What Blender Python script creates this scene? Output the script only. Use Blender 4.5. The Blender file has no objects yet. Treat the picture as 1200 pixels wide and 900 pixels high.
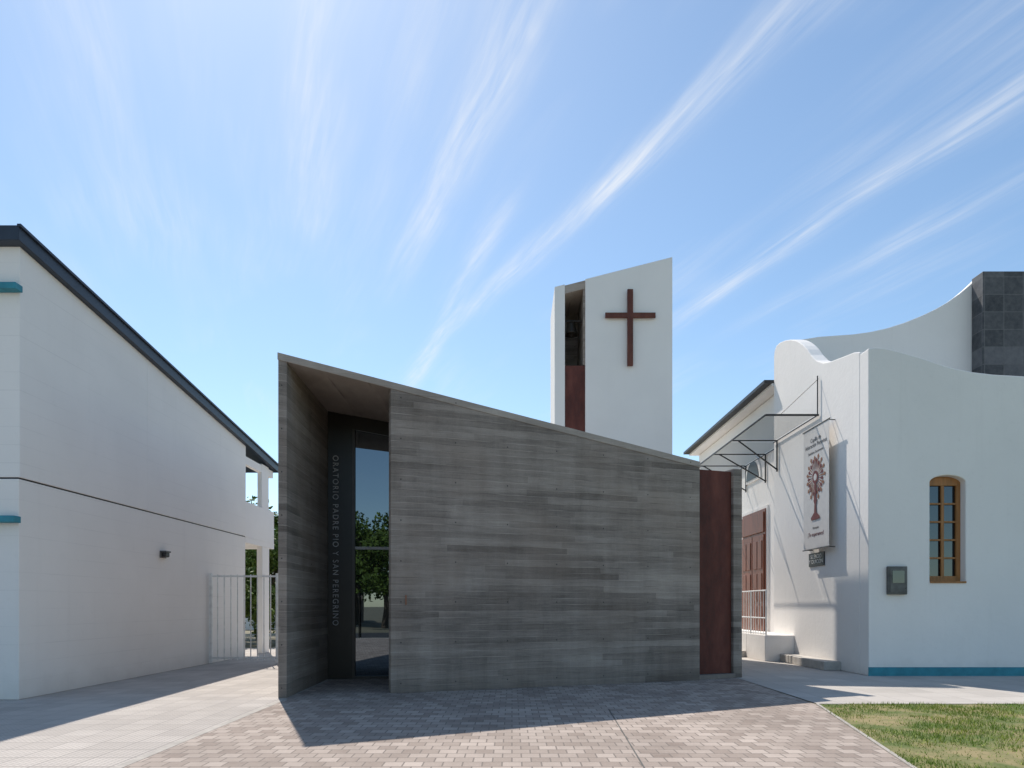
import bpy, bmesh, math, random
import numpy as np
from mathutils import Vector, Matrix
random.seed(7); np.random.seed(7)
R=math.radians
scene=bpy.context.scene
COL=scene.collection

# ---------------------------------------------------------------- node helpers
class NT:
    def __init__(s,nt): s.nt=nt
    def n(s,t,**kw):
        nd=s.nt.nodes.new(t)
        for k,v in kw.items(): setattr(nd,k,v)
        return nd
    def set(s,sock,v):
        if isinstance(v,bpy.types.NodeSocket): s.nt.links.new(v,sock)
        else: sock.default_value=v
    def m(s,op,a,b=0.0,c=None,clamp=False):
        nd=s.n('ShaderNodeMath',operation=op); nd.use_clamp=clamp
        s.set(nd.inputs[0],a); s.set(nd.inputs[1],b)
        if c is not None: s.set(nd.inputs[2],c)
        return nd.outputs[0]
    def vec(s,x=0.0,y=0.0,z=0.0):
        nd=s.n('ShaderNodeCombineXYZ')
        for i,v in enumerate((x,y,z)): s.set(nd.inputs[i],v)
        return nd.outputs[0]
    def pos(s):
        g=s.n('ShaderNodeNewGeometry'); sp=s.n('ShaderNodeSeparateXYZ')
        s.nt.links.new(g.outputs['Position'],sp.inputs[0]); return g.outputs['Position'],sp.outputs
    def noise(s,v,scale=1.0,detail=4.0,rough=0.55,dist=0.0):
        nd=s.n('ShaderNodeTexNoise'); s.set(nd.inputs['Vector'],v)
        nd.inputs['Scale'].default_value=scale; nd.inputs['Detail'].default_value=min(detail,4)
        nd.inputs['Roughness'].default_value=rough; nd.inputs['Distortion'].default_value=dist
        return nd.outputs['Fac']
    def mr(s,v,a,b,c=0.0,d=1.0,smooth=False):
        nd=s.n('ShaderNodeMapRange'); nd.clamp=True
        if smooth: nd.interpolation_type='SMOOTHSTEP'
        s.set(nd.inputs['Value'],v); s.set(nd.inputs['From Min'],a); s.set(nd.inputs['From Max'],b)
        s.set(nd.inputs['To Min'],c); s.set(nd.inputs['To Max'],d); return nd.outputs[0]
    def mix(s,f,a,b,mode='MIX'):
        nd=s.n('ShaderNodeMix',data_type='RGBA',blend_type=mode)
        s.set(nd.inputs[0],f)
        for sock,v in ((nd.inputs[6],a),(nd.inputs[7],b)):
            if isinstance(v,tuple) and len(v)==3: v=(*v,1)
            s.set(sock,v)
        return nd.outputs[2]
    def ramp(s,f,stops):
        nd=s.n('ShaderNodeValToRGB'); s.set(nd.inputs[0],f)
        el=nd.color_ramp.elements
        while len(el)<len(stops): el.new(0.5)
        for e,(p,c) in zip(el,stops):
            e.position=p; e.color=(*c,1) if len(c)==3 else c
        return nd.outputs[0]
    def bump(s,h,strength=0.3,dist=0.01):
        nd=s.n('ShaderNodeBump'); nd.inputs['Strength'].default_value=strength
        nd.inputs['Distance'].default_value=dist; s.set(nd.inputs['Height'],h); return nd.outputs[0]

def new_mat(name):
    m=bpy.data.materials.new(name); m.use_nodes=True
    t=NT(m.node_tree); b=m.node_tree.nodes['Principled BSDF']
    return m,t,b

def simple(name,col,rough=0.6,metal=0.0,var=0.15,scale=6.0,bump=0.1):
    m,t,b=new_mat(name); p,_=t.pos()
    f=t.noise(p,scale,3)
    c2=tuple(max(0,c*(1-var)) for c in col); c3=tuple(min(1,c*(1+var)) for c in col)
    t.set(b.inputs['Base Color'],t.ramp(f,[(0.3,c2),(0.7,c3)]))
    b.inputs['Roughness'].default_value=rough; b.inputs['Metallic'].default_value=metal
    return m

# board-formed concrete
def concrete(name,dark,light,bump=0.5,fins=0.6):
    m,t,b=new_mat(name); p,s=t.pos()
    zr=t.m('DIVIDE',s[2],0.125)
    row=t.m('FLOOR',zr); fr=t.m('FRACT',zr)
    off=t.n('ShaderNodeTexWhiteNoise',noise_dimensions='1D'); t.set(off.inputs['W'],row)
    along=t.m('ADD',s[0],t.m('MULTIPLY',s[1],0.7))
    sg=t.m('DIVIDE',t.m('ADD',along,t.m('MULTIPLY',off.outputs['Value'],3.0)),2.9)
    seg=t.m('FLOOR',sg)
    wn=t.n('ShaderNodeTexWhiteNoise',noise_dimensions='2D'); t.set(wn.inputs['Vector'],t.vec(row,seg,0.0))
    rowv=wn.outputs['Value']
    streak=t.noise(t.vec(t.m('MULTIPLY',along,0.40),0.0,t.m('MULTIPLY',s[2],7.0)),1.0,4,0.65,0.1)
    band=t.noise(t.vec(t.m('MULTIPLY',along,0.16),0.0,t.m('MULTIPLY',s[2],1.3)),1.0,3,0.6,0.1)
    grain=t.noise(t.vec(t.m('MULTIPLY',along,3.0),0.0,t.m('MULTIPLY',s[2],50.0)),1.0,2,0.6)
    blot=t.noise(p,1.0,4,0.66,0.4)
    vert=t.noise(t.vec(t.m('MULTIPLY',along,3.2),s[1],t.m('MULTIPLY',s[2],0.3)),1.0,4,0.65)
    pores=t.noise(p,38,2,0.7)
    v=t.m('MULTIPLY',rowv,0.17)
    for q,k in ((streak,0.44),(band,0.44),(blot,0.32),(vert,0.22),(grain,0.16),(pores,0.14)):
        v=t.m('ADD',v,t.m('MULTIPLY',q,k))
    mid=tuple((a*0.52+c*0.48) for a,c in zip(dark,light))
    v=t.mr(v,0.70,1.20)
    col=t.ramp(v,[(0.0,dark),(0.5,mid),(1.0,light)])
    e=t.m('ABSOLUTE',t.m('SUBTRACT',fr,0.5))
    edgeinv=t.m('GREATER_THAN',e,0.445)
    fsel=t.noise(t.vec(along,0.0,row),1.1,2)
    fin=t.m('MULTIPLY',edgeinv,t.mr(fsel,0.46,0.60))
    gap=t.m('MULTIPLY',edgeinv,t.mr(fsel,0.50,0.36))
    col=t.mix(t.m('MULTIPLY',fin,fins),col,tuple(min(1,x*1.15) for x in light))
    col=t.mix(t.m('MULTIPLY',gap,0.6),col,tuple(x*0.6 for x in dark))
    hue=t.noise(p,0.7,2)
    col=t.mix(t.mr(hue,0.45,0.72,0.0,0.3),col,(0.29,0.215,0.165),'MIX')
    ax=t.m('SUBTRACT',t.m('MODULO',t.m('ADD',along,50.0),1.22),0.61)
    az=t.m('SUBTRACT',t.m('MODULO',t.m('ADD',s[2],0.2),0.75),0.375)
    r=t.m('SQRT',t.m('ADD',t.m('MULTIPLY',ax,ax),t.m('MULTIPLY',az,az)))
    hole=t.m('LESS_THAN',r,0.015)
    col=t.mix(t.m('MULTIPLY',hole,0.75),col,(0.04,0.04,0.04))
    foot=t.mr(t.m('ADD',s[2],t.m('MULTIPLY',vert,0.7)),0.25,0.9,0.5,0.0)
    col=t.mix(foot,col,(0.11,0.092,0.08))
    t.set(b.inputs['Base Color'],col)
    b.inputs['Roughness'].default_value=0.82; b.inputs['Specular IOR Level'].default_value=0.3
    h=t.m('ADD',t.m('MULTIPLY',fin,0.8),t.m('ADD',t.m('MULTIPLY',rowv,0.5),t.m('MULTIPLY',grain,0.9)))
    h=t.m('SUBTRACT',h,t.m('MULTIPLY',hole,2.0))
    t.set(b.inputs['Normal'],t.bump(h,bump,0.012))
    return m

def plaster(name,col=(0.8,0.79,0.77),lines=0.0,rough_bump=0.25,dirt=0.25):
    m,t,b=new_mat(name); p,s=t.pos()
    big=t.noise(p,0.5,4,0.6,0.3)
    c=t.ramp(big,[(0.3,tuple(x*0.94 for x in col)),(0.7,col)])
    along=t.m('ADD',s[0],s[1])
    drip=t.noise(t.vec(t.m('MULTIPLY',along,5.0),0.0,t.m('MULTIPLY',s[2],0.25)),1.0,4,0.6)
    c=t.mix(t.mr(drip,0.56,0.8,0.0,dirt*0.7),c,(0.5,0.46,0.41))
    foot=t.mr(t.m('ADD',s[2],t.m('MULTIPLY',t.noise(p,2.5,4),0.7)),0.25,0.75,dirt*1.8,0.0)
    c=t.mix(foot,c,(0.46,0.40,0.34))
    mid=t.noise(p,9,4,0.65)
    c=t.mix(t.mr(mid,0.6,0.8,0.0,dirt*0.8),c,(0.5,0.47,0.43))
    h=mid
    if lines:
        fr=t.m('FRACT',t.m('DIVIDE',s[2],0.31))
        ln=t.m('MULTIPLY',t.m('LESS_THAN',fr,0.05),t.mr(t.noise(t.vec(t.m('MULTIPLY',along,0.5),0.0,t.m('MULTIPLY',s[2],3.0)),1.0,3),0.4,0.65))
        c=t.mix(t.m('MULTIPLY',ln,lines),c,tuple(x*0.80 for x in col))
    t.set(b.inputs['Base Color'],c); b.inputs['Roughness'].default_value=0.85
    b.inputs['Specular IOR Level'].default_value=0.25
    t.set(b.inputs['Normal'],t.bump(h,rough_bump,0.01))
    return m

def rust(name,base=(0.11,0.03,0.02)):
    m,t,b=new_mat(name); p,s=t.pos()
    n1=t.noise(t.vec(t.m('MULTIPLY',s[0],2.0),s[1],t.m('MULTIPLY',s[2],0.7)),1.5,4,0.65)
    n2=t.noise(p,30,3,0.7)
    v=t.m('ADD',t.m('MULTIPLY',n1,0.75),t.m('MULTIPLY',n2,0.25))
    t.set(b.inputs['Base Color'],t.ramp(v,[(0.35,tuple(x*0.6 for x in base)),(0.5,base),(0.68,(base[0]*1.6,base[1]*1.9,base[2]*1.9))]))
    t.set(b.inputs['Roughness'],t.mr(n2,0.3,0.7,0.5,0.8)); b.inputs['Metallic'].default_value=0.15
    return m

def pavers(name,bw,bh,c1,c2,mortar,ms=0.006,offset=0.5,stain=0.3,bumpy=True):
    m,t,b=new_mat(name); p,s=t.pos()
    br=t.n('ShaderNodeTexBrick'); br.offset=offset; br.squash=1.0
    t.set(br.inputs['Vector'],p)
    br.inputs['Color1'].default_value=(0,0,0,1); br.inputs['Color2'].default_value=(1,1,1,1)
    br.inputs['Mortar'].default_value=(0.5,0.5,0.5,1)
    br.inputs['Scale'].default_value=1.0; br.inputs['Mortar Size'].default_value=ms
    br.inputs['Mortar Smooth'].default_value=0.2; br.inputs['Bias'].default_value=0.0
    br.inputs['Brick Width'].default_value=bw; br.inputs['Row Height'].default_value=bh
    big=t.noise(p,0.9,4,0.65,0.3); fine=t.noise(p,30,3,0.7)
    f=t.m('ADD',t.m('MULTIPLY',br.outputs['Color'],0.42),t.m('ADD',t.m('MULTIPLY',big,0.45),t.m('MULTIPLY',fine,0.28)))
    mid=tuple((a+c)/2 for a,c in zip(c1,c2))
    col=t.ramp(f,[(0.22,c1),(0.55,mid),(0.9,c2)])
    col=t.mix(t.mr(t.noise(p,0.35,4,0.68,0.4),0.45,0.68,0.0,stain),col,tuple(x*0.5 for x in mid))
    col=t.mix(t.m('MULTIPLY',br.outputs['Fac'],0.8),col,mortar)
    t.set(b.inputs['Base Color'],col); b.inputs['Roughness'].default_value=0.85
    b.inputs['Specular IOR Level'].default_value=0.25
    if bumpy:
        h=t.m('SUBTRACT',t.m('ADD',t.m('MULTIPLY',fine,0.3),t.m('MULTIPLY',br.outputs['Color'],0.3)),br.outputs['Fac'])
        t.set(b.inputs['Normal'],t.bump(h,0.6,0.008))
    return m

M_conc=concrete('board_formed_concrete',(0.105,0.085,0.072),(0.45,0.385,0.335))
M_conc_l=concrete('pale_concrete',(0.27,0.23,0.20),(0.56,0.49,0.43),0.25,0.2)
WH=(0.90,0.868,0.83)
M_white=plaster('white_render',WH,0,0.2,0.06)
M_white_l=plaster('white_render_lined',(0.90,0.865,0.82),0.45,0.3,0.13)
M_white_r=plaster('white_rough_plaster',WH,0,0.5,0.16)
M_rust=rust('weathered_rust_steel',(0.115,0.028,0.018)); M_rust2=rust('cross_rust_steel',(0.12,0.035,0.022))
M_navy=simple('navy_metal_trim',(0.02,0.03,0.05),0.45)
M_teal=simple('teal_paint',(0.03,0.24,0.31),0.6)
M_black=simple('black_iron',(0.02,0.02,0.022),0.5)
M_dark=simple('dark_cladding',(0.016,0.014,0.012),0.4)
M_frame=simple('dark_bronze_frame',(0.05,0.045,0.04),0.4)
M_whitepaint=simple('white_painted_steel',(0.78,0.77,0.74),0.45)
M_bronze=simple('bronze',(0.05,0.04,0.03),0.4,0.7)
M_letter=simple('brushed_steel_letters',(0.42,0.41,0.40),0.5,0.0)
M_box=simple('weathered_grey_metal',(0.12,0.12,0.115),0.5,0.3,0.3)
M_banner=simple('banner_vinyl',(0.70,0.665,0.63),0.6,0,0.05)
M_print=simple('banner_print_red',(0.17,0.035,0.035),0.6)
M_gold=simple('banner_print_ochre',(0.30,0.13,0.07),0.6)
M_greytext=simple('grey_ink',(0.12,0.11,0.11),0.6)
M_stonepale=simple('pale_plinth',(0.5,0.47,0.43),0.8)
M_asphalt=simple('asphalt',(0.05,0.05,0.052),0.9,0,0.25,3)
M_kerb=simple('kerb_concrete',(0.40,0.37,0.33),0.85,0,0.15,5)
M_soil=simple('dry_ground',(0.2,0.18,0.12),0.95,0,0.3,0.6)
M_roofmem=simple('roof_membrane',(0.3,0.3,0.3),0.8)

def wood(name,base):
    m,t,b=new_mat(name); p,s=t.pos()
    n=t.noise(t.vec(t.m('MULTIPLY',s[0],14.0),t.m('MULTIPLY',s[1],14.0),t.m('MULTIPLY',s[2],1.2)),1.0,4,0.6,0.5)
    t.set(b.inputs['Base Color'],t.ramp(n,[(0.3,tuple(x*0.55 for x in base)),(0.7,base)]))
    b.inputs['Roughness'].default_value=0.5; return m
M_wood=wood('varnished_window_wood',(0.45,0.20,0.06))
M_door=wood('red_brown_door_wood',(0.26,0.08,0.04))

def glassmat(name,refl,tint=(0.01,0.012,0.014),wave=0.03):
    m=bpy.data.materials.new(name); m.use_nodes=True; t=NT(m.node_tree)
    nt=m.node_tree; out=nt.nodes['Material Output']; nt.nodes.remove(nt.nodes['Principled BSDF'])
    d=t.n('ShaderNodeBsdfDiffuse'); d.inputs[0].default_value=(*tint,1)
    g=t.n('ShaderNodeBsdfGlossy'); g.inputs['Roughness'].default_value=0.01
    g.inputs['Color'].default_value=(0.72,0.85,0.97,1)
    if wave:
        p,_=t.pos(); t.set(g.inputs['Normal'],t.bump(t.noise(p,1.2,1),wave,0.01))
    mx=t.n('ShaderNodeMixShader'); mx.inputs[0].default_value=refl
    nt.links.new(d.outputs[0],mx.inputs[1]); nt.links.new(g.outputs[0],mx.inputs[2]); nt.links.new(mx.outputs[0],out.inputs[0])
    return m
M_glass=glassmat('reflective_door_glass',0.21)
M_glass2=glassmat('window_pane_glass',0.10)

m=bpy.data.materials.new('shading_canopy_sheet'); m.use_nodes=True; t=NT(m.node_tree); nt=m.node_tree  # grey see-through sheet, its tint set by how much it shades the wall
nt.nodes.remove(nt.nodes['Principled BSDF'])
a=t.n('ShaderNodeBsdfTransparent'); a.inputs[0].default_value=(0.66,0.655,0.64,1)
nt.links.new(a.outputs[0],nt.nodes['Material Output'].inputs[0])
M_shade_sheet=m

m,t,b=new_mat('dark_stone_tiles'); p,s=t.pos()
br=t.n('ShaderNodeTexBrick'); br.offset=0.0
t.set(br.inputs['Vector'],t.vec(t.m('ADD',s[0],s[1]),s[2],0.0))
for k,v in (('Scale',1.0),('Mortar Size',0.012),('Brick Width',0.55),('Row Height',0.5),('Bias',0.0)): br.inputs[k].default_value=v
br.inputs['Color1'].default_value=(0.03,0.033,0.04,1); br.inputs['Color2'].default_value=(0.17,0.17,0.18,1); br.inputs['Mortar'].default_value=(0.15,0.15,0.15,1)
c=t.mix(0.4,br.outputs['Color'],t.ramp(t.noise(p,6,4,0.7),[(0.3,(0.025,0.027,0.03)),(0.7,(0.17,0.165,0.16))]))
t.set(b.inputs['Base Color'],c); b.inputs['Roughness'].default_value=0.7
M_stone=m

M_pav=pavers('terracotta_pavers',0.2,0.2,(0.235,0.185,0.155),(0.54,0.46,0.40),(0.17,0.148,0.13),0.008,0.5,0.42)
M_tile=pavers('pale_pavement_tiles',0.4,0.4,(0.43,0.39,0.355),(0.59,0.54,0.49),(0.26,0.24,0.22),0.007,0.0,0.28)
nt=M_tile.node_tree; t=NT(nt); b=nt.nodes['Principled BSDF']; p,s=t.pos()
gx=t.m('LESS_THAN',t.m('FRACT',t.m('DIVIDE',s[0],0.0667)),0.24); gy=t.m('LESS_THAN',t.m('FRACT',t.m('DIVIDE',s[1],0.0667)),0.24)
g=t.m('MAXIMUM',gx,gy); old=b.inputs['Base Color'].links[0].from_socket
t.set(b.inputs['Base Color'],t.mix(t.m('MULTIPLY',g,0.5),old,(0.24,0.22,0.20)))
M_path=pavers('path_concrete_tiles',0.6,0.6,(0.42,0.39,0.355),(0.56,0.52,0.475),(0.29,0.27,0.25),0.006,0.0,0.2)

m,t,b=new_mat('lawn_soil'); p,s=t.pos()
f=t.noise(p,1.3,4,0.65); f2=t.noise(p,25,3,0.7)
c=t.mix(t.mr(f,0.42,0.62),(0.10,0.14,0.03),(0.33,0.26,0.13))
c=t.mix(t.m('MULTIPLY',f2,0.4),c,(0.09,0.10,0.03)); t.set(b.inputs['Base Color'],c); b.inputs['Roughness'].default_value=0.95
M_lawn=m

def leafmat(name,dark,light,scale=1.3):
    m,t,b=new_mat(name); p,s=t.pos()
    f=t.noise(p,scale,4,0.7); f2=t.noise(p,30,1)
    t.set(b.inputs['Base Color'],t.ramp(t.m('ADD',t.m('MULTIPLY',f,0.7),t.m('MULTIPLY',f2,0.3)),[(0.35,dark),(0.65,light)]))
    b.inputs['Roughness'].default_value=0.6
    b.inputs['Specular IOR Level'].default_value=0.2
    return m
M_leaf=leafmat('foliage',(0.04,0.075,0.015),(0.15,0.22,0.04),2)
M_blade=leafmat('grass_blades',(0.12,0.25,0.02),(0.36,0.38,0.07),1.6)
M_bark=simple('bark',(0.09,0.07,0.05),0.9,0,0.3,8,0.5)

# ---------------------------------------------------------------- geometry helpers
def empty(name,loc=(0,0,0)):
    e=bpy.data.objects.new(name,None); e.location=loc; e.empty_display_size=0.3; COL.objects.link(e); return e
def add(name,verts,faces,mat,parent=None,bevel=0.0,smooth=False,seg=2):
    me=bpy.data.meshes.new(name); me.from_pydata([tuple(v) for v in verts],[],faces)
    bm=bmesh.new(); bm.from_mesh(me); bmesh.ops.recalc_face_normals(bm,faces=bm.faces); bm.to_mesh(me); bm.free()
    me.materials.append(mat)
    if smooth:
        for f in me.polygons: f.use_smooth=True
    o=bpy.data.objects.new(name,me); COL.objects.link(o)
    if parent:
        o.parent=parent; o.matrix_parent_inverse=Matrix.Translation(-Vector(parent.location))
    if bevel:
        bv=o.modifiers.new('bevel','BEVEL'); bv.width=bevel; bv.segments=seg; bv.limit_method='ANGLE'; bv.angle_limit=R(40)
    return o
def box(name,x0,x1,y0,y1,z0,z1,mat,parent=None,bevel=0.0):
    v=[(x0,y0,z0),(x1,y0,z0),(x1,y1,z0),(x0,y1,z0),(x0,y0,z1),(x1,y0,z1),(x1,y1,z1),(x0,y1,z1)]
    return add(name,v,[(0,1,2,3),(4,5,6,7),(0,1,5,4),(1,2,6,5),(2,3,7,6),(3,0,4,7)],mat,parent,bevel)
def prism(name,pts,z0,z1,mat,parent=None,bevel=0.0):
    n=len(pts)
    f0=z0 if callable(z0) else (lambda x,y:z0)
    f1=z1 if callable(z1) else (lambda x,y:z1)
    v=[(x,y,f0(x,y)) for x,y in pts]+[(x,y,f1(x,y)) for x,y in pts]
    fs=[tuple(range(n)),tuple(range(n,2*n))]+[(i,(i+1)%n,n+(i+1)%n,n+i) for i in range(n)]
    return add(name,v,fs,mat,parent,bevel)
def vprof(name,prof,axis,c0,c1,mat,parent=None,bevel=0.0):
    def P(a,z,c): return (a,c,z) if axis=='x' else (c,a,z)
    n=len(prof); v=[P(a,z,c0) for a,z in prof]+[P(a,z,c1) for a,z in prof]
    fs=[tuple(range(n)),tuple(range(n,2*n))]+[(i,(i+1)%n,n+(i+1)%n,n+i) for i in range(n)]
    return add(name,v,fs,mat,parent,bevel)
def bar(name,p,q,r,mat,parent=None,sides=8,square=False):
    p=Vector(p); q=Vector(q); d=(q-p).normalized()
    up=Vector((0,0,1)) if abs(d.z)<0.9 else Vector((1,0,0))
    a=d.cross(up).normalized(); b2=d.cross(a).normalized()
    k=4 if square else sides; ph=math.pi/4 if square else 0; rr=r*(1.414 if square else 1)
    v=[]
    for c in (p,q):
        for i in range(k):
            an=2*math.pi*i/k+ph; v.append(c+a*rr*math.cos(an)+b2*rr*math.sin(an))
    fs=[tuple(range(k)),tuple(range(k,2*k))]+[(i,(i+1)%k,k+(i+1)%k,k+i) for i in range(k)]
    return add(name,v,fs,mat,parent,smooth=False)
def cut(o,cutter):
    md=o.modifiers.new('cut','BOOLEAN'); md.object=cutter; md.operation='DIFFERENCE'; md.solver='EXACT'
    dg=bpy.context.evaluated_depsgraph_get(); me=bpy.data.meshes.new_from_object(o.evaluated_get(dg))
    o.modifiers.clear(); o.data=me
    bpy.data.objects.remove(cutter,do_unlink=True)
def text(name,body,size,loc,xdir,ydir,mat,parent,extr=0.004,align='CENTER',sx=1.0,spacing=1.0):
    cu=bpy.data.curves.new(name,'FONT'); cu.body=body; cu.size=size; cu.extrude=extr
    cu.align_x=align; cu.align_y='CENTER'; cu.space_character=spacing; cu.space_line=0.9
    o=bpy.data.objects.new(name,cu); COL.objects.link(o); cu.materials.append(mat)
    x=Vector(xdir).normalized(); y=Vector(ydir).normalized(); z=x.cross(y)
    mt=Matrix((x*sx,y,z)).transposed().to_4x4(); mt.translation=Vector(loc)
    o.parent=parent; o.matrix_parent_inverse=Matrix.Translation(-Vector(parent.location)); o.matrix_basis=mt
    return o

# ---------------------------------------------------------------- ground
def sheet(name,pts,z,mat):
    return add(name,[(x,y,z) for x,y in pts],[tuple(range(len(pts)))],mat)
sheet('ground',[(-900,-900),(900,-900),(900,900),(-900,900)],-0.012,M_soil)
sheet('pavement_tiles',[(-40,-3.5),(-3.9,-3.5),(-3.9,26),(-40,26)],0.0,M_tile)
sheet('pavement_pavers',[(-3.9,-3.5),(1.9,-3.5),(3.94,6.74),(4.94,11.13),(5.0,16.5),(-3.9,16.5)],0.0,M_pav)
sheet('pavement_path',[(5.0,11.13),(40,11.13),(40,40),(-3.9,40),(-3.9,16.5),(5.0,16.5)],0.0,M_path)
sheet('grass_ground',[(1.93,-3.5),(40,-3.5),(40,11.07),(4.99,11.07),(3.99,6.74)],0.004,M_lawn)
sheet('street',[(-200,-11),(200,-11),(200,-3.7),(-200,-3.7)],-0.008,M_asphalt)
box('street_kerb',-40,40,-3.7,-3.5,-0.1,0.03,M_kerb)
def edge_strip(name,p,q,w,z,mat):
    p=Vector((*p,0)); q=Vector((*q,0)); d=(q-p).normalized(); n=Vector((-d.y,d.x,0))*w/2
    return prism(name,[(p+n)[:2],(q+n)[:2],(q-n)[:2],(p-n)[:2]],-0.05,z,mat)
edge_strip('lawn_edging',(3.965,6.74),(4.965,11.10),0.04,0.012,M_kerb)
edge_strip('lawn_edging.001',(4.99,11.10),(40,11.10),0.04,0.012,M_kerb)
edge_strip('lawn_edging.002',(1.93,-3.4),(3.965,6.74),0.04,0.012,M_kerb)
edge_strip('drain_channel',(1.12,3.0),(1.5,10.6),0.016,0.003,M_box)
edge_strip('paver_border',(-3.9,-3.4),(-3.9,11.7),0.1,0.003,M_kerb)

# grass blades (one object)
N=90000
xs=np.random.uniform(2.6,13,N); ys=np.random.uniform(3.5,11.1,N)
edge=np.where(ys>6.74,3.99+(ys-6.74)*0.2278,1.93+(ys+3.5)*0.2)
pat=np.sin(xs*2.3+1.1*np.sin(ys*1.7))+np.sin(ys*3.1+1.3*np.sin(xs*2.9))+0.7*np.sin(xs*7+ys*5)
keep=(xs>edge-0.03+0.03*np.random.randn(N)*0.5)&((pat>-0.7)|(np.random.rand(N)<0.25))
xs,ys,pat=xs[keep],ys[keep],pat[keep]; n=len(xs)
hh=np.random.uniform(0.015,0.055,n)*(1+0.25*np.clip(pat,-1,2)); w=np.random.uniform(0.003,0.006,n)
an=np.random.uniform(0,2*np.pi,n); lx=np.random.normal(0,0.018,n); ly=np.random.normal(0,0.018,n)
V=np.empty((n*3,3)); dx=np.cos(an)*w; dy=np.sin(an)*w
V[0::3]=np.c_[xs-dx,ys-dy,np.full(n,0.002)]; V[1::3]=np.c_[xs+dx,ys+dy,np.full(n,0.002)]; V[2::3]=np.c_[xs+lx,ys+ly,hh]
me=bpy.data.meshes.new('grass'); me.from_pydata(V.tolist(),[],np.arange(n*3).reshape(-1,3).tolist()); me.materials.append(M_blade)
COL.objects.link(bpy.data.objects.new('grass',me))

# ---------------------------------------------------------------- concrete chapel
ch=empty('concrete_chapel',(0,16,0))
A=Vector((-3.93,11.85)); U=Vector((0.9416,0.3367)); Nn=Vector((-0.3367,0.9416))
def P(s,t): v=A+U*s+Nn*t; return (v.x,v.y)
zr=lambda x,y: 5.984-0.158*(x+4.045)
zs=lambda x,y: zr(x,y)-0.125
prism('left_wall',[(-4.045,11.812),(-3.915,11.86),(-4.3,22),(-4.45,22)],0,zs,M_conc,ch)
prism('roof_slab',[(-4.055,11.795),P(8.475,-0.012),(4.2,24),(-4.5,24)],zs,zr,M_conc_l,ch,0.006)
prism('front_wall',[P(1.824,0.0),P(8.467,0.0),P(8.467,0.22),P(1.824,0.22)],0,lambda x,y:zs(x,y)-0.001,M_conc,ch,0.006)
prism('rust_steel_panel',[P(8.5,0.25),P(9.47,0.25),P(9.47,0.33),P(8.5,0.33)],0.1,4.6,M_rust,ch,0.004)
prism('panel_sill',[P(8.475,0.1),P(9.475,0.1),P(9.475,0.4),P(8.475,0.4)],0,0.095,M_conc_l,ch,0.004)
prism('end_pier',[P(9.48,0.18),P(9.71,0.18),P(9.71,8.5),P(9.48,8.5)],0,4.66,M_conc,ch,0.006)
prism('side_roof',[P(8.6,0.4),P(9.47,0.4),P(9.47,8.5),P(8.6,8.5)],4.3,4.5,M_conc,ch)
prism('side_core_wall',[P(8.3,0.36),P(8.46,0.36),P(8.46,8.0),P(8.3,8.0)],0,lambda x,y:zs(x,y)-0.002,M_conc,ch)
prism('back_wall',[(-4.3,22.0),(4.0,23.6),(4.0,23.85),(-4.4,22.25)],0,lambda x,y:zs(x,y)-0.002,M_conc,ch)
gy0=lambda x: 14.9+0.12*(x+4.04)
def scr(name,xa,xb,ya,yb,z0,z1,mat):
    return prism(name,[(xa,gy0(xa)+ya),(xb,gy0(xb)+ya),(xb,gy0(xb)+yb),(xa,gy0(xa)+yb)],z0,z1,mat,ch)
head=lambda x,y: zs(x,y)-0.30
scr('lettered_panel',-4.02,-3.50,0,0.12,0.0,lambda x,y:zs(x,y)-0.003,M_dark)
scr('screen_head',-3.498,-1.62,-0.02,0.12,head,lambda x,y:zs(x,y)-0.003,M_dark)
scr('door_glass',-3.44,-1.62,0.05,0.065,0.06,head,M_glass)
scr('transom_bar',-3.44,-1.62,0.0,0.045,2.84,2.90,M_letter)
scr('jamb',-3.498,-3.442,-0.01,0.08,0.0,head,M_frame)
scr('door_stile',-2.60,-2.54,0.0,0.045,0.06,head,M_frame)
scr('threshold',-3.44,-1.62,-0.02,0.10,0.0,0.058,M_frame)
bar('pull_handle',(-3.33,14.88,0.9),(-3.33,14.88,1.9),0.013,M_frame,ch)
bar('pull_fix_top',(-3.33,14.88,1.8),(-3.33,15.0,1.8),0.01,M_frame,ch)
bar('pull_fix_low',(-3.33,14.88,1.0),(-3.33,15.0,1.0),0.01,M_frame,ch)
prism('recess_inner_wall',[(-1.6,12.95),(-1.45,12.95),(-1.45,22.2),(-1.6,22.2)],0,lambda x,y:zs(x,y)-0.005,M_conc,ch)
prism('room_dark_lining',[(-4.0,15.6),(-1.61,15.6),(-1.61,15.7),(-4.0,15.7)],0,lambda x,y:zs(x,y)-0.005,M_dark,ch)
text('wall_lettering','ORATORIO PADRE PIO Y SAN PEREGRINO',0.175,(-3.86,gy0(-3.86)-0.006,3.03),(0,0,-1),(1,0.12,0),M_letter,ch,0.005,sx=0.90,spacing=1.28)
bar('rust_mark_bracket',(*P(2.1,-0.01),1.62),(*P(2.1,-0.01),1.80),0.012,M_gold,ch)

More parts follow.
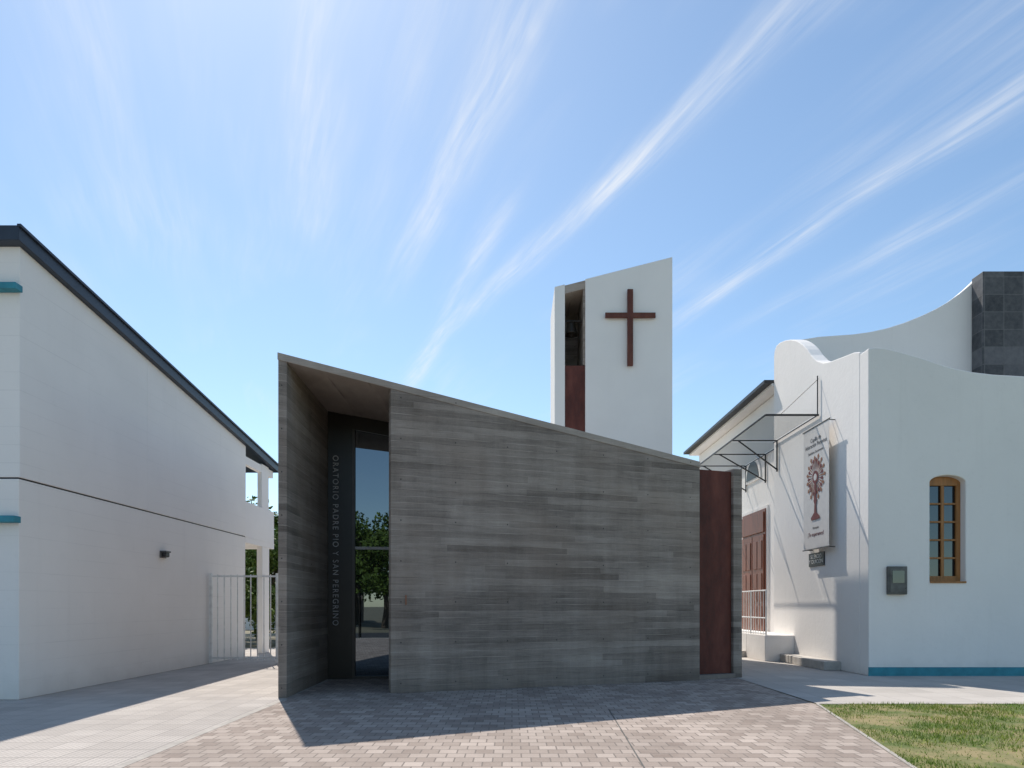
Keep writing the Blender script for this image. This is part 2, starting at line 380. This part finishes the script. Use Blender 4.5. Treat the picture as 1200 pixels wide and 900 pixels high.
# ---------------------------------------------------------------- bell tower
bt=empty('bell_tower',(3.3,23,0))
zt=lambda x,y: 11.885+(x-1.375)*0.2545
prism('left_fin',[(1.375,22),(1.705,22),(1.705,24.4),(1.375,24.4)],0,zt,M_white,bt,0.012)
prism('front_shaft',[(2.365,22),(5.17,22),(5.17,24.4),(2.365,24.4)],0,zt,M_white,bt,0.012)
prism('belfry_back',[(1.706,23.9),(2.364,23.9),(2.364,24.35),(1.706,24.35)],0,lambda x,y:zt(x,y)-0.1,M_conc,bt)
prism('belfry_lining_right',[(2.30,22.06),(2.364,22.06),(2.364,23.89),(2.30,23.89)],9.4,lambda x,y:zt(x,y)-0.06,M_conc,bt)
prism('belfry_cap',[(1.706,22.05),(2.364,22.05),(2.364,24.3),(1.706,24.3)],lambda x,y:zt(x,y)-0.28,lambda x,y:zt(x,y)-0.02,M_conc_l,bt)
box('rust_infill_panel',1.707,2.363,22.08,22.13,4.0,9.37,M_rust,bt)
box('belfry_floor',1.707,2.299,22.14,23.89,9.2,9.36,M_conc,bt)
cr=empty('wall_cross'); cr.parent=bt; cr.matrix_parent_inverse=Matrix.Translation((-3.3,-23,0))
for o in (box('upright',3.70,3.88,21.86,21.94,9.3,11.75,M_rust2,None,0.006),box('arm',2.99,4.60,21.865,21.935,10.84,11.0,M_rust2,None,0.006),
          bar('fixing_high',(3.79,21.9,11.4),(3.79,22.02,11.4),0.02,M_rust2),bar('fixing_low',(3.79,21.9,9.7),(3.79,22.02,9.7),0.02,M_rust2)):
    o.parent=cr; o.matrix_parent_inverse=Matrix.Identity(4)
def lathe(name,prof,c,mat,parent,seg=28):
    v=[];fs=[]
    for r,z in prof:
        for i in range(seg):
            a2=2*math.pi*i/seg; v.append((c[0]+r*math.cos(a2),c[1]+r*math.sin(a2),c[2]+z))
    for j in range(len(prof)-1):
        for i in range(seg): fs.append((j*seg+i,j*seg+(i+1)%seg,(j+1)*seg+(i+1)%seg,(j+1)*seg+i))
    return add(name,v,fs,mat,parent,smooth=True)
lathe('bell',[(0.02,0.33),(0.09,0.32),(0.13,0.26),(0.15,0.15),(0.18,0.04),(0.235,-0.06),(0.245,-0.09),(0.2,-0.08),(0.13,0.1),(0.1,0.24),(0.01,0.26)],(1.95,22.5,10.62),M_bronze,bt)
bar('bell_yoke',(1.706,22.5,10.98),(2.30,22.5,10.98),0.035,M_black,bt)
bar('bell_clapper',(1.95,22.5,10.9),(1.95,22.5,10.48),0.022,M_black,bt)

# ---------------------------------------------------------------- left white building
wb=empty('white_building',(-12,16,0))
zf=lambda y: 7.97-0.1105*(y-11.63)
box('ground_floor_wall',-16,-8.4,11.63,21.5,0,3.765,M_white_l,wb,0.01)
box('floor_joint',-15.95,-8.43,11.66,21.45,3.76,3.80,M_black,wb)
def uw(n,y0,y1): vprof(n,[(y0,3.795),(y1,3.795),(y1,zf(y1)-0.25),(y0,zf(y0)-0.25)],'y',-16,-8.385,M_white_l,wb,0.004)
uw('upper_wall_a',11.63,15.693); uw('upper_wall_b',15.697,19.648); uw('upper_wall_c',19.652,21.5)
vprof('roof_fascia',[(11.45,zf(11.45)-0.25),(24.25,zf(24.25)-0.25),(24.25,zf(24.25)),(11.45,zf(11.45))],'y',-16.2,-8.27,M_navy,wb,0.01)
vprof('gutter_lip',[(11.44,zf(11.45)-0.03),(24.26,zf(24.25)-0.03),(24.26,zf(24.25)+0.02),(11.44,zf(11.45)+0.02)],'y',-8.30,-8.23,M_navy,wb,0.005)
box('teal_ledge',-16,-8.33,11.45,11.628,6.93,7.04,M_teal,wb,0.01)
box('teal_ledge_low',-16,-8.36,11.45,11.628,3.01,3.12,M_teal,wb,0.01)
box('balcony_slab',-16,-8.4,21.501,24.1,3.60,3.78,M_white,wb)
box('balcony_parapet',-8.55,-8.4,21.501,24.1,3.781,4.9,M_white,wb,0.01)
box('balcony_post',-8.56,-8.41,22.95,23.6,4.9,zf(23.3)-0.3,M_white,wb,0.01)
box('lower_post',-8.6,-8.41,23.0,23.65,0,3.6,M_white,wb,0.01)
box('ceiling_beam',-8.57,-8.42,21.502,24.05,zf(24.1)-0.50,zf(24.1)-0.26,M_white,wb)
lm=empty('bulkhead_lamp',(-8.33,16.4,2.83))
box('lamp_base',-8.40,-8.36,16.27,16.53,2.75,2.92,M_box,lm,0.01)
box('lamp_body',-8.361,-8.27,16.29,16.51,2.77,2.90,M_black,lm,0.03)
box('lamp_hood',-8.362,-8.25,16.28,16.52,2.88,2.92,M_box,lm,0.008)

gt=empty('metal_gate',(-7.4,18.9,0))
def gleaf(x0,x1,k):
    for x in (x0,x1): box('gate_post',x-0.035,x+0.035,18.865,18.935,0.03,2.5,M_whitepaint,gt,0.005)
    for z in (0.16,2.42): box('gate_rail',x0+0.036,x1-0.036,18.88,18.92,z-0.025,z+0.025,M_whitepaint,gt)
    for i in range(1,k): 
        x=x0+(x1-x0)*i/k; bar('gate_bar',(x,18.9,0.1),(x,18.9,2.47),0.015,M_whitepaint,gt,6)
gleaf(-8.33,-6.5,10); gleaf(-6.40,-4.55,10)

# ---------------------------------------------------------------- right white church
wc=empty('white_church',(10,20,0))
W=15.6
top=[(8.15,7.49),(8.3,7.51),(8.5,7.50),(8.75,7.44),(9.0,7.37),(9.45,7.24),(9.75,7.13),(10.1,7.03),(10.5,6.95),(11.0,6.89),(11.7,6.85),(18,6.8)]
fw=vprof('front_wall',[(8.15,0),(18,0)]+top[::-1],'x',W,W+0.4,M_white_r,wc)
x0,x1=9.55,10.37; arc=[(x1,4.42)]+[((x0+x1)/2+0.41*math.cos(a2),4.42+0.17*math.sin(a2)) for a2 in np.linspace(0.2,math.pi-0.2,11)]+[(x0,4.42)]
cutter=vprof('cut',[(x0,2.16),(x1,2.16)]+arc,'x',W-0.2,W+0.28,M_white_r)
bpy.context.view_layer.update(); cut(fw,cutter)
bv=fw.modifiers.new('bevel','BEVEL'); bv.width=0.025; bv.segments=3; bv.limit_method='ANGLE'; bv.angle_limit=R(50)
wn=empty('wooden_window'); wn.parent=wc; wn.matrix_parent_inverse=Matrix.Translation((-10,-20,0))
def wp(o): o.parent=wn; o.matrix_parent_inverse=Matrix.Identity(4)
yb=W+0.21
wp(box('glass',x0+0.02,x1-0.02,yb+0.04,yb+0.05,2.18,4.55,M_glass2))
for a,b_ in ((x0+0.005,x0+0.10),(x1-0.10,x1-0.005)): wp(box('stile',a,b_,yb-0.03,yb+0.03,2.17,4.5,M_wood,None,0.006))
wp(box('centre_stile',(x0+x1)/2-0.035,(x0+x1)/2+0.035,yb-0.02,yb+0.028,2.25,4.42,M_wood,None,0.005))
wp(box('bottom_rail',x0+0.101,x1-0.101,yb-0.03,yb+0.03,2.17,2.29,M_wood,None,0.005))
wp(box('top_rail',x0+0.02,x1-0.02,yb-0.028,yb+0.03,4.38,4.58,M_wood,None,0.005))
for i in range(1,5):
    z=2.29+(4.38-2.29)*i/5; wp(box('glazing_bar',x0+0.102,x1-0.102,yb-0.015,yb+0.026,z-0.02,z+0.02,M_wood))
wp(box('sill',x0-0.0,x1+0.0,W-0.03,W+0.2,2.12,2.165,M_wood,None,0.006))
sp=[(16.001,0),(16.001,7.55),(16.3,7.65),(16.94,7.76),(17.5,7.86),(17.9,7.97),(18.3,8.18),(18.63,8.45),(18.85,8.68),(19.06,8.86),(19.35,9.07),(19.64,9.24),(20.0,9.40),(20.4,9.53),(20.8,9.62),(21.05,9.62),(21.2,9.52),(21.25,9.35),(21.25,0)]
vprof('side_wall',sp,'y',8.15,8.5,M_white_r,wc,0.02)
vprof('curved_parapet',[(8.45,5),(8.45,9.40),(9.0,9.49),(9.5,9.525),(10,9.56),(10.5,9.63),(11,9.74),(11.5,9.90),(12,10.1),(12.4,10.29),(12.75,10.49),(13.1,10.74),(13.375,10.97),(13.6,11.18),(13.8,11.40),(13.8,5)],'x',20,20.3,M_white_r,wc,0.015)
box('stone_tower',13.455,18,19.5,19.98,5,11.16,M_stone,wc,0.01)
box('flat_roof',8.5,18,16.0,21.2,6.1,6.3,M_roofmem,wc)
box('teal_plinth',8.14,18,W-0.012,W-0.001,0.0,0.2,M_teal,wc)
box('nave_side_wall',8.5,18,21.26,31,0,8.44,M_white_r,wc)
box('nave_eave',8.1,18,21.27,31.2,8.46,8.54,M_white,wc)
box('nave_gutter',7.86,18,21.265,31.3,8.542,8.64,M_black,wc)
dr=empty('wooden_double_door'); dr.parent=wc; dr.matrix_parent_inverse=Matrix.Translation((-10,-20,0))
def dp(o): o.parent=dr; o.matrix_parent_inverse=Matrix.Identity(4)
y0,y1=22.7,24.9
dp(box('surround',8.44,8.499,y0-0.12,y1+0.12,0.75,4.95,M_white))
dp(box('door_frame',8.41,8.439,y0-0.03,y1+0.03,0.75,4.85,M_door,None,0.005))
for k in range(2):
    a=y0+0.05+k*1.08; b_=a+1.02
    dp(box('leaf',8.37,8.409,a,b_,0.77,4.0,M_door,None,0.005))
    for z0_,z1_ in ((0.95,1.6),(1.75,2.7),(2.85,3.8)):
        for q in range(2): dp(box('leaf_panel',8.345,8.369,a+0.1+q*0.44,a+0.48+q*0.44,z0_,z1_,M_door,None,0.015))
dp(box('transom',8.365,8.409,y0+0.05,y1-0.05,4.08,4.75,M_door,None,0.01))
yc,zc=24.0,6.05
vprof('arched_fanlight_surround',[(yc-0.75,zc-0.08),(yc+0.75,zc-0.08)]+[(yc+0.75*math.cos(a2),zc+0.80*math.sin(a2)) for a2 in np.linspace(0.1,math.pi-0.1,12)],'y',8.455,8.499,M_white,wc)
vprof('arched_fanlight',[(yc-0.6,zc),(yc+0.6,zc)]+[(yc+0.6*math.cos(a2),zc+0.62*math.sin(a2)) for a2 in np.linspace(0.1,math.pi-0.1,12)],'y',8.44,8.454,M_frame,wc)
box('landing',7.3,8.499,21.27,26,0,0.75,M_white_r,wc,0.01)
box('landing_apron',7.3,8.149,19.7,21.26,0,0.75,M_white_r,wc,0.01)
box('landing_step',6.9,7.299,21.3,26,0,0.2,M_stonepale,wc,0.01)
box('side_ledge',7.72,8.149,16.9,19.69,0,0.22,M_stonepale,wc,0.015)
hr=empty('landing_handrail',(7.35,21,0.75))
for z in (0.80,1.25,2.05): bar('rail',(7.35,19.75,z),(7.35,25.9,z),0.02,M_whitepaint,hr)
for i in range(30):
    y=19.75+i*0.21; bar('baluster',(7.35,y,0.75),(7.35,y,2.05),0.010 if i%6 else 0.025,M_whitepaint,hr,6)
cn=empty('iron_canopy',(7.4,21,6.65))
Z=6.66; XO=6.72
bar('outer_beam',(XO,18.1,Z),(XO,26.5,Z),0.018,M_black,cn,square=True)
bar('wall_beam',(8.11,18.1,Z),(8.11,21.2,Z),0.012,M_black,cn,square=True)
bar('wall_beam_b',(8.46,21.3,Z),(8.46,26.5,Z),0.012,M_black,cn,square=True)
for i,y in enumerate((18.1,20.9,22.8,24.7,26.5)):
    xw=8.13 if y<21.2 else 8.48
    bar('canopy_arm',(XO,y,Z),(xw,y,Z),0.022 if i==0 else 0.016,M_black,cn,square=True)
    if i: 
        bar('canopy_brace',(XO+0.2,y,Z),(xw,y,Z-0.9),0.018,M_black,cn,square=True)
        bar('canopy_wall_leg',(xw-0.02,y,Z),(xw-0.02,y,Z-0.95),0.018,M_black,cn,square=True)
bar('stay',(7.1,18.1,Z),(8.12,18.1,7.62),0.009,M_black,cn)
bar('stay_post',(8.1,18.1,Z),(8.1,18.1,7.7),0.016,M_black,cn)
def flat(name,x0,x1,y0,y1,z): return add(name,[(x0,y0,z),(x1,y0,z),(x1,y1,z),(x0,y1,z)],[(0,1,2,3)],M_shade_sheet,cn)
flat('canopy_shade_sheet',XO+0.03,8.10,18.12,21.2,Z+0.038); flat('canopy_shade_sheet_b',XO+0.03,8.45,21.25,26.5,Z+0.038)  # sheets added over the open iron frame to cast shade on the side wall
# banner
bn=empty('church_banner',(7.95,17.85,4.7))
BX=7.95; ya,yb_=17.12,18.6
box('banner_sheet',BX-0.004,BX+0.004,ya,yb_,3.12,6.28,M_banner,bn)
bar('banner_rod_top',(BX,ya-0.05,6.3),(BX,yb_+0.05,6.3),0.018,M_box,bn)
bar('banner_rod_low',(BX,ya-0.05,3.1),(BX,yb_+0.05,3.1),0.018,M_box,bn)
for z in (6.3,3.1):
    for y in (ya+0.1,yb_-0.1): bar('standoff',(BX,y,z),(8.15,y,z),0.012,M_black,bn)
tX=(0,-1,0); tY=(0,0,1); bx=BX-0.008; cy=(ya+yb_)/2
text('banner_title','Capilla de\nAdoración Perpetua',0.155,(bx,cy,5.90),tX,tY,M_greytext,bn,0.001)
text('banner_line','Santísimo Sacramento',0.10,(bx,cy,5.64),tX,tY,M_greytext,bn,0.001)
text('banner_foot','¡Te esperamos!',0.15,(bx,cy,3.48),tX,tY,M_print,bn,0.001)
text('banner_foot_b','Parroquia',0.09,(bx,cy,3.65),tX,tY,M_greytext,bn,0.001)
def yz(name,pts,mat,dx=0): add(name,[(bx-dx,y,z) for y,z in pts],[tuple(range(len(pts)))],mat,bn)
cz=4.97
rn=random.Random(3)
for i in range(30):
    a2=2*math.pi*i/30; r1=0.50+0.10*(i%2)-0.06*rn.random(); ca,sa=math.cos(a2),math.sin(a2)
    q=[(0.14,0),(0.30,0.015),(r1-0.13,0.02),(r1-0.06,0.055),(r1,0),(r1-0.06,-0.055),(r1-0.13,-0.02),(0.30,-0.015)]
    yz('monstrance_ray',[(cy+r*ca-o_*sa,cz+r*sa*1.05+o_*ca) for r,o_ in q],M_gold if i%2 else M_print,0.0003*i)
yz('monstrance_ring',[(cy+0.17*math.cos(2*math.pi*i/24),cz+0.17*math.sin(2*math.pi*i/24)) for i in range(24)],M_print,0.011)
yz('monstrance_host',[(cy+0.09*math.cos(2*math.pi*i/24),cz+0.09*math.sin(2*math.pi*i/24)) for i in range(24)],M_banner,0.013)
yz('monstrance_stem',[(cy-0.05,cz-0.16),(cy+0.05,cz-0.16),(cy+0.045,4.45),(cy+0.10,4.36),(cy+0.045,4.27),(cy+0.07,4.05),(cy+0.25,3.93),(cy+0.25,3.86),(cy-0.25,3.86),(cy-0.25,3.93),(cy-0.07,4.05),(cy-0.045,4.27),(cy-0.10,4.36),(cy-0.045,4.45)],M_print,0.012)
pq=empty('hours_plaque',(8.13,18.2,2.9))
box('plaque_board',8.12,8.148,17.78,18.68,2.66,3.02,M_black,pq,0.004)
text('plaque_text','SILENCIO\nY ORACIÓN',0.15,(8.115,18.23,2.85),tX,tY,M_whitepaint,pq,0.001)
mb=empty('meter_box',(8.75,15.55,2.15))
box('box_body',8.55,8.98,15.50,15.598,1.86,2.5,M_box,mb,0.012)
box('box_door',8.58,8.95,15.485,15.499,1.90,2.46,M_box,mb,0.006)
box('meter_glass',8.63,8.90,15.478,15.484,2.12,2.40,M_glass2,mb)
bar('meter_lock',(8.93,15.47,2.0),(8.93,15.50,2.0),0.012,M_black,mb)

# ---------------------------------------------------------------- trees
def tree_mesh(name,h,cr_,nleaf,seed,leaf=0.11):
    rnd=random.Random(seed); V=[];F=[];MI=[]
    def limb(p,q,r0,r1):
        d=(q-p).normalized(); up=Vector((0,0,1)) if abs(d.z)<0.9 else Vector((1,0,0)); a=d.cross(up).normalized(); b=d.cross(a)
        i0=len(V)
        for c,r in ((p,r0),(q,r1)):
            for i in range(7):
                an=2*math.pi*i/7; V.append(c+a*r*math.cos(an)+b*r*math.sin(an))
        for i in range(7): F.append((i0+i,i0+(i+1)%7,i0+7+(i+1)%7,i0+7+i)); MI.append(0)
    th=h*0.3; p0=Vector((0,0,0)); p1=Vector((0.1,0.05,th*0.5)); p2=Vector((0.0,0.1,th))
    limb(p0,p1,h*0.03,h*0.023); limb(p1,p2,h*0.023,h*0.018)
    clumps=[]
    for k in range(13):
        an=k*2.4+rnd.uniform(-.4,.4); rr=cr_*rnd.uniform(0.3,0.85)
        e=Vector((math.cos(an)*rr,math.sin(an)*rr,th+(h-th)*rnd.uniform(0.1,0.9)))
        mid=p2.lerp(e,0.5)+Vector((0,0,-0.15)); limb(p2,mid,h*0.011,h*0.007); limb(mid,e,h*0.007,h*0.002)
        clumps.append((e,cr_*rnd.uniform(0.28,0.45)))
        for q in range(2):
            e2=e+Vector((rnd.gauss(0,1),rnd.gauss(0,1),rnd.gauss(0,.8)))*cr_*0.25; limb(mid,e2,h*0.005,h*0.0015); clumps.append((e2,cr_*rnd.uniform(0.15,0.3)))
    for i in range(nleaf):
        c,r=rnd.choice(clumps); v=Vector((rnd.gauss(0,1),rnd.gauss(0,1),rnd.gauss(0,1))).normalized()*r*(rnd.random()**0.5)
        c=c+v; a=Vector((rnd.gauss(0,1),rnd.gauss(0,1),rnd.gauss(0,1))).normalized(); b=a.cross(Vector((rnd.gauss(0,1),rnd.gauss(0,1),rnd.gauss(0,1)))).normalized()
        s=leaf*rnd.uniform(0.6,1.4); i0=len(V)
        V.extend([c-a*s,c+b*s*0.5,c+a*s,c-b*s*0.5]); F.append((i0,i0+1,i0+2,i0+3)); MI.append(1)
    me=bpy.data.meshes.new(name); me.from_pydata([tuple(v) for v in V],[],F); me.materials.append(M_bark); me.materials.append(M_leaf)
    me.polygons.foreach_set('material_index',MI); return me
tm=[tree_mesh('tree_a',7,2.6,10000,1,0.12),tree_mesh('tree_b',6,2.4,9000,5,0.12),tree_mesh('tree_c',3.2,1.5,7000,9,0.08)]
for i,(x,y,k,s) in enumerate([(-11.5,31,0,0.72),(-9.8,35,1,0.8),(-14,42,0,1.1),(-11.6,28,2,1.1),(-10.2,27.5,2,0.85),(-8.8,29,2,0.8),(-13.2,33,1,0.9),(-7.0,34,2,1.2),
      (-4.6,-24,0,1.25),(-0.9,-20,1,1.45),(-2.8,-30,0,1.3),(-12.5,-25,1,1.1),(5.5,-26,0,1.1),(13,-24,1,1.2),(22,-27,0,1.3),(-24,-26,0,1.2)]):
    o=bpy.data.objects.new('tree',tm[k]); o.location=(x,y,0); o.scale=(s,s,s); o.rotation_euler[2]=i*1.3; COL.objects.link(o)
hs=empty('brick_house',(-7,-36,0))
box('house_walls',-16,-2,-44,-36,0,3.2,M_pav,hs); box('house_roof',-16.4,-1.6,-44.4,-35.6,3.2,3.45,M_kerb,hs)
box('house_door',-8.2,-7.2,-35.99,-35.95,0,2.1,M_door,hs); box('house_window',-5.5,-3.8,-35.99,-35.95,1,2.2,M_glass2,hs)
box('yard_wall',-30,-4.6,46,46.2,0,2.2,M_white_r)

# ---------------------------------------------------------------- world
w=bpy.data.worlds.new('World'); scene.world=w; w.use_nodes=True; t=NT(w.node_tree); nt=w.node_tree
try: w.cycles.sampling_method='NONE'
except Exception: pass
bg=nt.nodes['Background']
sun=Vector((-1.7,4.09,6.0)); elev=math.atan2(sun.z,math.hypot(sun.x,sun.y)); az=math.atan2(sun.x,sun.y)
sky=t.n('ShaderNodeTexSky',sky_type='NISHITA'); sky.sun_disc=False; sky.sun_elevation=elev; sky.sun_rotation=az
sky.altitude=0; sky.air_density=1.0; sky.dust_density=0.3; sky.ozone_density=1.3
tc=t.n('ShaderNodeTexCoord'); sp_=t.n('ShaderNodeSeparateXYZ'); nt.links.new(tc.outputs['Generated'],sp_.inputs[0])
z=t.m('MAXIMUM',sp_.outputs[2],0.03); X=t.m('DIVIDE',sp_.outputs[0],z); Y=t.m('DIVIDE',sp_.outputs[1],z)
pc=t.m('ADD',t.m('MULTIPLY',X,0.936),t.m('MULTIPLY',Y,0.351)); qc=t.m('ADD',t.m('MULTIPLY',X,-0.351),t.m('MULTIPLY',Y,0.936))
wob=t.m('MULTIPLY',t.m('SUBTRACT',t.noise(t.vec(t.m('MULTIPLY',pc,1.6),t.m('MULTIPLY',qc,1.1),0.0),1.0,2),0.5),0.09)
pw=t.m('ADD',pc,wob)
fib=t.noise(t.vec(t.m('MULTIPLY',pw,20.0),t.m('MULTIPLY',qc,1.5),3.0),1.0,4,0.62,0.2)
fib2=t.noise(t.vec(t.m('MULTIPLY',t.m('ADD',pw,t.m('MULTIPLY',qc,0.08)),60.0),t.m('MULTIPLY',t.m('ADD',qc,t.m('MULTIPLY',pc,0.6)),4.0),9.0),1.0,3,0.6,0.2)
soft=t.noise(t.vec(t.m('MULTIPLY',pw,2.6),t.m('MULTIPLY',qc,0.8),5.0),1.0,3,0.6,0.2)
patch=t.noise(t.vec(t.m('MULTIPLY',pw,6.0),t.m('MULTIPLY',qc,2.6),1.0),1.0,3,0.6,0.5)
tot=None
ST=[(-0.34,0.05,0.06,0.4,1.9,0.55),(-0.13,0.02,0.05,0.4,1.9,0.3),(0.04,0.05,0.04,0.3,2.2,0.75),(0.45,-0.025,0.045,0.3,2.4,0.9),(0.30,-0.02,0.05,0.3,1.9,0.4),
    (0.47,0.065,0.035,1.4,3.8,0.7),(0.95,-0.12,0.042,0.3,2.8,1.0),(1.40,-0.01,0.045,0.4,2.8,0.75),(1.73,-0.06,0.04,0.5,2.4,0.45),(0.60,0.0,0.018,1.15,1.5,0.7),(1.15,-0.02,0.06,0.3,1.4,0.35)]
for a,b_,wd,q0,q1,am in ST:
    d=t.m('DIVIDE',t.m('SUBTRACT',pw,t.m('ADD',t.m('MULTIPLY',qc,b_),a)),wd)
    g=t.m('EXPONENT',t.m('MULTIPLY',t.m('MULTIPLY',d,d),-1.0))
    g=t.m('MULTIPLY',g,t.m('MULTIPLY',t.mr(qc,q0,q0+0.35,0,1,True),t.mr(qc,q1-1.0,q1,am,0.0,True)))
    tot=g if tot is None else t.m('ADD',tot,g)
tot=t.m('ADD',t.m('MULTIPLY',tot,t.mr(patch,0.3,0.6,0.45,1.0)),t.mr(soft,0.50,0.8,0.0,0.42))
tex=t.m('ADD',t.mr(fib,0.36,0.70,0.12,0.80),t.mr(fib2,0.42,0.72,0.0,0.32))
cl=t.m('MULTIPLY',tot,tex)
cl=t.m('MULTIPLY',cl,t.mr(sp_.outputs[2],0.12,0.3),clamp=True)
cl=t.m('MULTIPLY',cl,0.78)
sk=t.mix(1.0,sky.outputs[0],(1.06,1.13,1.10),'MULTIPLY')
col=t.mix(cl,sk,(6.4,6.5,6.6))
nt.links.new(col,bg.inputs[0]); bg.inputs[1].default_value=0.15

L=bpy.data.lights.new('sun','SUN'); L.energy=5.0; L.angle=R(0.5); L.color=(1.0,0.925,0.84)
lo=bpy.data.objects.new('sun',L); lo.rotation_euler=(-sun).to_track_quat('-Z','Y').to_euler(); lo.location=(-10,20,30); COL.objects.link(lo)

# ---------------------------------------------------------------- camera
cam=bpy.data.cameras.new('camera'); cam.lens=24; cam.sensor_width=36; cam.shift_y=0.2167; cam.clip_end=3000
co=bpy.data.objects.new('camera',cam); co.location=(0,0,1.6); co.rotation_euler=(R(90),0,0); COL.objects.link(co); scene.camera=co
scene.view_settings.view_transform='Standard'; scene.view_settings.look='None'; scene.view_settings.exposure=0
